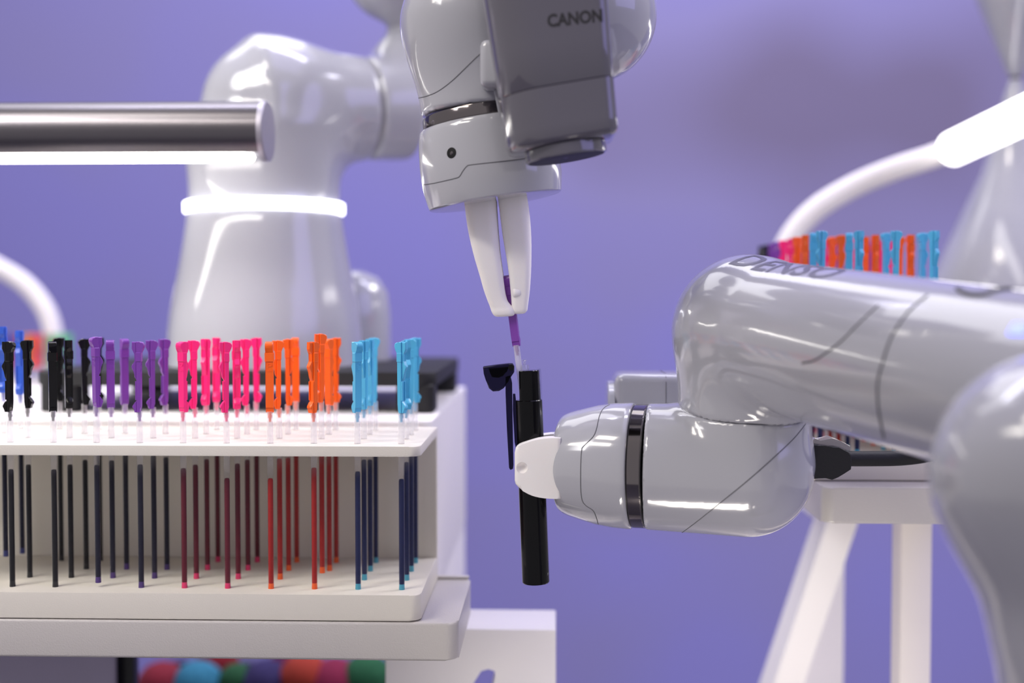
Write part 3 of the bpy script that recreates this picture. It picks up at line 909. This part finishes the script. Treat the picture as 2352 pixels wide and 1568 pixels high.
# forearm end collar: dark joint seam, indicator lamp
seam('joint_line', fa, [(2200, 664), (2225, 676), (2260, 677), (2290, 668), (2320, 664)], M_SEAM, rob, 0.0012)
tr = bvh_of(fa)
d = (P(2341, 757, 1.0) - CAMPOS).normalized()
hit, nor, _, _ = tr.ray_cast(CAMPOS, d)
if hit is not None:
    dd, uu, vv = frame(nor)
    s_ = 0.0022
    prism('indicator_lamp', [hit + uu * a * s_ + vv * b_ * s_ * 1.3 for a, b_ in ((-1, -1), (1, -1), (1, 1), (-1, 1))], nor * 0.0006, M_BLUE_LED, rob)
# lettering wrapped over the forearm
axd = (fe - elb).normalized()
tree = bvh_of(fa)
tm = text_mesh('DENSO', 0.0200, 0.0, bold=0.0003)
bmt = bmesh.new(); bmt.from_mesh(tm)
bmesh.ops.triangulate(bmt, faces=bmt.faces[:])
bmesh.ops.subdivide_edges(bmt, edges=bmt.edges[:], cuts=2)
bmesh.ops.triangulate(bmt, faces=bmt.faces[:])
bmt.to_mesh(tm); bmt.free()
perp = Vector((0, 0, 1)) - axd * axd.z; perp.normalize()
sidev = axd.cross(perp); 
if sidev.y < 0: sidev = -sidev     # away from the camera
DENSO_A = -17
for v in tm.vertices:
    x, y, z = v.co
    a_ = math.radians(DENSO_A) + y / 0.0328
    n_ = perp * math.cos(a_) + sidev * math.sin(a_)
    c_ = elb + axd * (0.0355 + x)
    hit, nor, _, _ = tree.ray_cast(c_ + n_ * 0.08, -n_)
    v.co = (hit if hit is not None else c_ + n_ * 0.0329) + n_ * 0.00015
link('lettering', tm, mat('grey_logo_print', (0.10, 0.095, 0.14), 0.4), rob)

# ------------------------------------------------------------------ the pen
A0 = P(1212, 850, PY); A1 = P(1231, 1338, PY)
ax = (A1 - A0).normalized()
L = (A1 - A0).length
pen = empty('multicolor_pen', A1, 'glossy black pen barrel with open smoky cap and clip, held by the right gripper', 'pen')
pr = 0.0063
zc_ = S(80, PY)
lathe('barrel', A0, ax, [(S(68, PY), 0.0058), (S(70, PY), 0.00615), (L * .5, pr), (L - 0.0006, pr), (L - 0.0001, pr - 0.0004), (L, pr - 0.001)], M_BLACKG, pen, 64)
# upper barrel cut open on the left for the refills
dd, uu, vv = frame(ax, Vector((1, 0, 0)))     # uu to the right
def dsec(t, r, cut):
    out = []
    for i in range(40):
        a = 2 * math.pi * i / 40
        x = r * math.cos(a); y = r * math.sin(a)
        x = max(x, -cut)
        out.append(A0 + ax * t + uu * x + vv * y)
    return out
loft('upper_barrel', [dsec(0, 0.0050, 0.0038), dsec(0.0003, 0.0053, 0.0040), dsec(S(70, PY), 0.0056, 0.0042)], M_BLACKG, pen, angle=30)
bm = bmesh.new()
rings = []
for (t, r) in ((-0.0004, 0.0061), (S(70, PY), 0.0062), (S(150, PY), 0.00635)):
    rings.append([[bm.verts.new(A0 + ax * t + (uu * math.cos(a) + vv * math.sin(a)) * rr) for a in [math.radians(-38 + 76 * i / 24) for i in range(25)]] for rr in (r, r - 0.0005)])
for k in range(2):
    for s_ in (0, 1):
        for i in range(24):
            bm.faces.new((rings[k][s_][i], rings[k][s_][i + 1], rings[k + 1][s_][i + 1], rings[k + 1][s_][i]))
for i in range(24):
    bm.faces.new((rings[0][0][i], rings[0][0][i + 1], rings[0][1][i + 1], rings[0][1][i]))
bm_obj('clear_sleeve', bm, M_CLEARPEN, pen, angle=30)
# clear knob on top
kb = P(1205, 850, PY)
lathe('clear_knob', kb - ax * 0.0026, ax, [(-0.0022, 0.0013), (-0.0012, 0.0007), (0, 0.0007), (0.0002, 0.0018), (0.0018, 0.0022), (0.0026, 0.0022)], clear_mat('bright_clear_plastic', (0.96, 0.96, 1.0), milk=0.05, fmin=0.15), pen, 20)
# clip, slots, hinged cap
cp = [(1161, 866), (1172, 862), (1176, 880), (1177, 960), (1179, 1070), (1178, 1077), (1172, 1079), (1169, 1074), (1164, 980), (1161, 900)]
prism('clip', [P(x, y, PY - 0.0012) for x, y in cp], (0, 0.0030, 0), M_SMOKE, pen, 0.0004, 2)
prism('inner_clip', [P(x, y, PY - 0.0002) for x, y in [(1178, 905), (1183, 905), (1188, 950), (1189, 1016), (1185, 1030), (1182, 1016), (1178, 940)]], (0, 0.0040, 0), M_SMOKE, pen, 0.0003, 1)
cpo = [(1109, 843), (1140, 839), (1168, 836), (1176, 836), (1180, 842), (1180, 856), (1172, 868), (1163, 876), (1160, 888), (1156, 892), (1146, 898), (1132, 899), (1123, 892), (1116, 874), (1111, 858)]
prism('cap_flap', [P(x, y, PY - 0.0045) for x, y in cpo], (0, 0.0090, 0), M_SMOKE, pen, 0.0008, 3)
prism('cap_lining', [P(x, y, PY - 0.0030) for x, y in [(1122, 846), (1168, 842), (1164, 854), (1152, 862), (1146, 868), (1130, 866), (1126, 858)]], (0, 0.0060, 0), mat('dark_smoke_core', (0.006, 0.006, 0.009), 0.2), pen, 0.0006, 2)
tube('hinge_pin', [P(1174, 844, PY - 0.0058), P(1174, 844, PY + 0.0058)], 0.0014, M_BLACKG, pen, 20)
tm = text_mesh('PILOT', 0.0016, 0.0)
for v in tm.vertices:
    x, y, z = v.co
    a = 0.0 - (0.55 - (x + 0.0022) / pr)
    n_ = uu * math.cos(a) + Vector((0, -1, 0)) * math.sin(-a)
    v.co = A1 - ax * (0.0045 + y) + n_ * (pr + 0.00003)
link('lettering', tm, mat('pale_print', (0.35, 0.35, 0.36), 0.5), pen)

# purple refill held in the gripper, going into the pen
TT = P(1166, 632, PY); TB = P(1190, 815, PY)
rd = (TT - P(1187, 800, PY)).normalized()
bs = TT - rd * 0.1151
q = Vector((0, 0, 1)).rotation_difference(rd)
o = refill('purple', bs, math.radians(0), 'purple pen refill pinched in the white gripper fingers, being lowered into the black pen', None, 0.9, mark=False)
o.rotation_euler = q.to_euler()
for ch in o.children:
    if ch.name.startswith(('head', 'pin')): ch.rotation_euler = (0, 0, math.radians(-105))

# ------------------------------------------------------------------ lamp bar above the left rack
LY = 0.662
lr = S(70, LY)
lc = P(604, 303, LY)
lamp = empty('lamp_bar', (-0.3, LY, lc.z), 'dark aluminium tube lamp with glowing underside, above the left refill rack', 'lamp')
bm = bmesh.new()
xs = (lc.x - 0.42, lc.x)
a0, a1 = math.radians(-90 + 42), math.radians(270 - 42)
ringL = []
N = 48
for x in xs:
    ringL.append([bm.verts.new((x, LY + lr * math.cos(a0 + (a1 - a0) * i / N), lc.z + lr * math.sin(a0 + (a1 - a0) * i / N))) for i in range(N + 1)])
for i in range(N):
    bm.faces.new((ringL[0][i], ringL[0][i + 1], ringL[1][i + 1], ringL[1][i]))
bm.faces.new(ringL[0]); bm.faces.new(ringL[1][::-1])
bm.faces.new((ringL[0][0], ringL[1][0], ringL[1][N], ringL[0][N]))
bm_obj('housing', bm, M_ALU, lamp, angle=30)
# diffuser: lower segment of the tube
bm = bmesh.new()
rl2 = []
for x in (xs[0] + 0.002, xs[1] - 0.007):
    rl2.append([bm.verts.new((x, LY + lr * 0.985 * math.cos(t), lc.z + lr * 0.985 * math.sin(t))) for t in [math.radians(-132 + 84 * i / 12) for i in range(13)]])
for i in range(12):
    bm.faces.new((rl2[0][i], rl2[0][i + 1], rl2[1][i + 1], rl2[1][i]))
bm.faces.new(rl2[0]); bm.faces.new(rl2[1][::-1])
bm_obj('diffuser', bm, M_LED, lamp, angle=60)
bm = bmesh.new()
add_lathe(bm, (lc.x, LY, lc.z), (1, 0, 0), [(0, lr * 1.0), (0.0025, lr * 1.0), (0.0032, lr * 0.96), (0.0032, lr * 0.5)], 64)
bm_obj('end_cap', bm, mat('aluminium_end_cap', (0.42, 0.40, 0.46), 0.45, metal=0.8), lamp, angle=30)
tube('stem', catmull([(lc.x - 0.36, LY, lc.z + lr), (lc.x - 0.36, LY + 0.01, lc.z + 0.06), (lc.x - 0.37, LY + 0.08, lc.z + 0.05), (lc.x - 0.38, LY + 0.14, lc.z - 0.05), (lc.x - 0.38, LY + 0.14, pz)], 8), 0.006, M_PED, lamp)

# ------------------------------------------------------------------ right rack station behind the right robot
ZB2 = P(2000, 1044, 0.632).z
XR = P(2140, 1000, 0.632).x
rot = -math.pi / 2
# local +x -> world -Y ; local +y -> world +X.  four rows run left to right, row 0 is the leftmost
ox = XR - 3 * PITCHY
h2 = []
for r in range(4):
    for c in range(10):
        h2.append(((c - 9) * PX, r * PITCHY))
rack('refill_rack', ox, 0.632, ZB2, rot, 10, 'white refill rack seen end-on behind the right robot forearm', h2)
c2c = ['black', 'black', 'purple', 'purple', 'pink', 'pink', 'orange', 'orange', 'blue', 'blue']
RN2 = ['leftmost', 'second from left', 'third from left', 'rightmost']
for r in range(4):
    for c in range(10):
        if c < 2 and r > 0: continue
        cc = c2c[c]
        lab = '%s of two %s refills, %s row, rack behind right robot' % ('nearer' if c % 2 else 'farther', NICE.get(cc, cc), RN2[r])
        refill(cc, (ox + r * PITCHY, 0.632 - (c - 9) * PX, ZB2), math.radians(random.choice([0, 180, 90, 270]) + random.uniform(-25, 25)), lab,
               'pen refills in the rack behind the right robot', random.uniform(.95, 1.05), mark=False, full=True)
t2 = ZB2 - 0.0124
tx0 = P(1890, 1150, 0.602).x
e = empty('rack_tray', (tx0 + 0.05, 0.602, t2 - 0.0172), 'thick white tray under the rack behind the right robot', 'tray')
prism('tray_slab', slab_poly(tx0, tx0 + 0.115, 0.602, 0.86, t2 - 0.0178, 0.006), (0, 0, 0.0178), M_TRAY, e, 0.0012, 2)
box('rack_spacer', ox - 0.006, ox + 0.06, 0.64, 0.82, t2, t2 + 0.0006, M_BLACK, e)
# legs of that station
lx0 = P(2070, 1300, 0.70).x; lx1 = P(2141, 1300, 0.70).x
e = box('station_leg', lx0, lx1, 0.70, 0.72, 0, t2 - 0.0178, mat('cream_leg', (0.93, 0.87, 0.80), 0.4, vary=0.04), bev=0.001)
tag(e, 'square cream upright leg under the tray on the right', 'leg')
# tapered white pillar (slanting left face)
yq = 0.80
za_ = t2 - 0.0180
def zrow(py, Y): return P(1900, py, Y).z
top_l = P(1912, 1196, yq); bot_l = P(1788, 1568, yq)
sx = (bot_l.x - top_l.x) / (bot_l.z - top_l.z)
zb_ = za_ - 0.45
def qx(z): return top_l.x + (z - top_l.z) * sx
xr_ = P(1968, 1300, yq).x
bm = bmesh.new()
vs = []
for z in (za_, zb_):
    xl = qx(z)
    wd = (za_ - z) * 0.17 + 0.016
    vs.append([bm.verts.new(p) for p in ((xl, yq + 0.010, z), (xl + 0.016, yq - 0.003, z), (xr_, yq + 0.034, z), (xr_, yq + 0.046, z), (xl, yq + 0.046, z))])
for i in range(5):
    j = (i + 1) % 5
    bm.faces.new((vs[0][i], vs[0][j], vs[1][j], vs[1][i]))
bm.faces.new(vs[0][::-1]); bm.faces.new(vs[1])
e = empty('tapered_pillar', (qx(zb_) + 0.1, yq, 0), 'white pillar widening downwards with a slanted left edge, below the right tray', 'pillar')
bm_obj('shaft', bm, M_PED, e, angle=20)
box('foot_block', qx(zb_) - 0.005, xr_ + 0.005, yq - 0.005, yq + 0.05, 0, zb_ + 0.001, M_PED, e, 0.001)
# second pedestal, black robot base plate on it, white hourglass stand
PX2 = P(1868, 1000, 0.87).x
zp2 = P(1900, 1010, 0.872).z
e = empty('robot_pedestal', (PX2 + 0.2, 0.98, 0), 'white painted pedestal behind the right rack', 'pedestal')
box('pedestal_top', PX2, PX2 + 0.42, 0.872, 1.14, P(1900, 1190, 0.872).z, zp2, M_PED, e, 0.002)
box('leg', PX2 + 0.30, PX2 + 0.33, 0.95, 1.05, 0, P(1900, 1190, 0.872).z, M_PED, e, 0.001)
hg = empty('hourglass_stand', P(2326, 900, 1.0), 'tall white hourglass-shaped shell behind the glowing lamp tube at the right edge', 'stand')
z2 = lambda py: P(2326, py, 1.0).z
q = P(2326, 600, 1.0)
bp0 = zp2
box('base_plate', P(1868, 970, 0.90).x + 0.002, q.x + 0.08, 0.90, 1.08, bp0, bp0 + 0.012, M_BLACK, hg, 0.002)
prof = [(bp0 + 0.012, S(205, 1))]
for py, r in ((900, 205), (800, 200), (720, 191), (640, 176), (560, 143), (480, 108), (400, 72), (330, 50), (270, 37), (225, 26), (195, 17), (183, 13)):
    prof.append((z2(py), S(r, 1)))
lathe('lower_shell', (q.x, 1.0, 0), (0, 0, 1), prof, M_ROBOT, hg, 64, 60)
lathe('waist', (q.x, 1.0, 0), (0, 0, 1), [(z2(184), S(12, 1)), (z2(176), S(12, 1))], M_BLACKR, hg, 32)
lathe('upper_shell', (q.x, 1.0, 0), (0, 0, 1), [(z2(177), S(13, 1)), (z2(160), S(22, 1)), (z2(100), S(46, 1)), (z2(0), S(84, 1)), (z2(-120), S(120, 1)), (z2(-200), S(130, 1))], M_ROBOT, hg, 64, 60)
# glowing tube lamp on a white gooseneck
g0_ = P(2188, 342, 0.93); g1_ = P(2420, 232, 0.80)
gd = (g1_ - g0_).normalized()
lp = empty('tube_lamp', P(1920, 980, 0.98), 'bright white glowing tube lamp on a white curved arm at the right edge', 'lamp')
tr_ = 0.0125
bm = bmesh.new()
add_lathe(bm, g0_ - gd * 0.004, gd, [(0, tr_ * .5), (0.002, tr_ * .85), (0.005, tr_), ((g1_ - g0_).length + 0.06, tr_)], 40)
bm_obj('glowing_tube', bm, mat('tube_glow', (1, 1, 1), 0.4, emit=(1.0, 0.97, 0.92), estr=3.2), lp, angle=50)
tube('gooseneck', catmull([P(2200, 338, 0.95), P(2130, 364, 0.96), P(2050, 390, 0.965), P(1960, 428, 0.97), P(1875, 480, 0.97), P(1820, 540, 0.97), P(1796, 600, 0.97), P(1794, 680, 0.97), P(1810, 780, 0.955), P(1860, 860, 0.92), Vector((P(1915, 900, .887).x, .887, zp2 + 0.02)), Vector((P(1920, 900, .887).x, .887, zp2))], 8), S(26, .97), M_FINGER, lp, 24)

# ------------------------------------------------------------------ far left station
fy = 1.18
fxr = P(136, 800, fy).x
zb3 = P(80, 768, fy).z - 0.1151
cl = [(-6, 'royal'), (-5, 'purple'), (-4, 'orange'), (-3, 'yellow'), (-2, 'orange'), (-1, 'pink'), (0, 'teal'), (1, 'green'), (2, 'green')]
pit = S(15.5, fy)
h3 = []
nm3 = {'royal': 'royal blue', 'yellow': 'ochre yellow'}
e = empty('far_rack', (fxr, fy, zb3), 'out-of-focus white rack of refills far behind the left rack', 'rack')
box('bottom_plate', fxr - 0.25, fxr + 0.01, fy - 0.01, fy + 0.05, zb3 - 0.0118, zb3, M_RACK, e, 0.0006)
box('back_plate', fxr - 0.25, fxr + 0.01, fy + 0.05, fy + 0.055, zb3 - 0.0118, zb3 + 0.0665, M_RACK, e, 0.0006)
box('top_plate', fxr - 0.25, fxr + 0.01, fy - 0.01, fy + 0.05, zb3 + 0.062, zb3 + 0.0665, M_RACK, e, 0.0006)
box('leg', fxr - 0.10, fxr - 0.05, fy, fy + 0.04, 0, zb3 - 0.0118, M_PED, e, 0.001)
for i, (k, c) in enumerate(cl):
    sc_ = 1
    lab = 'blurred %s refill, %s from left, in the far left rack' % (nm3.get(c, c), ORD[i])
    refill(c, (fxr + (k - 2) * pit, fy, zb3), math.radians(90), lab, 'refills in the far left rack', 1, mark=False, full=False)
    if c in ('green', 'teal', 'orange', 'pink', 'yellow'):
        refill(c, (fxr + (k - 2) * pit + 0.003, fy + 0.019, zb3), math.radians(20), lab.replace(', in the far', ', back row of the far'), 'refills in the far left rack', 1, mark=False, full=False)
e = empty('lamp_stand', P(128, 900, 1.26), 'blurred white curved lamp arm at the left edge, behind the far refills', 'lamp arm')
tube('gooseneck', catmull([P(-160, 560, 1.26), P(-60, 588, 1.26), P(10, 622, 1.26), P(60, 655, 1.26), P(98, 700, 1.26), P(118, 745, 1.26), P(126, 800, 1.26), P(128, 900, 1.26)], 8), S(21, 1.26), M_FINGER, e, 24)
q = P(128, 900, 1.26)
tube('stem', [q, Vector((q.x, q.y, 0))], S(18, 1.26), M_FINGER, e, 24)
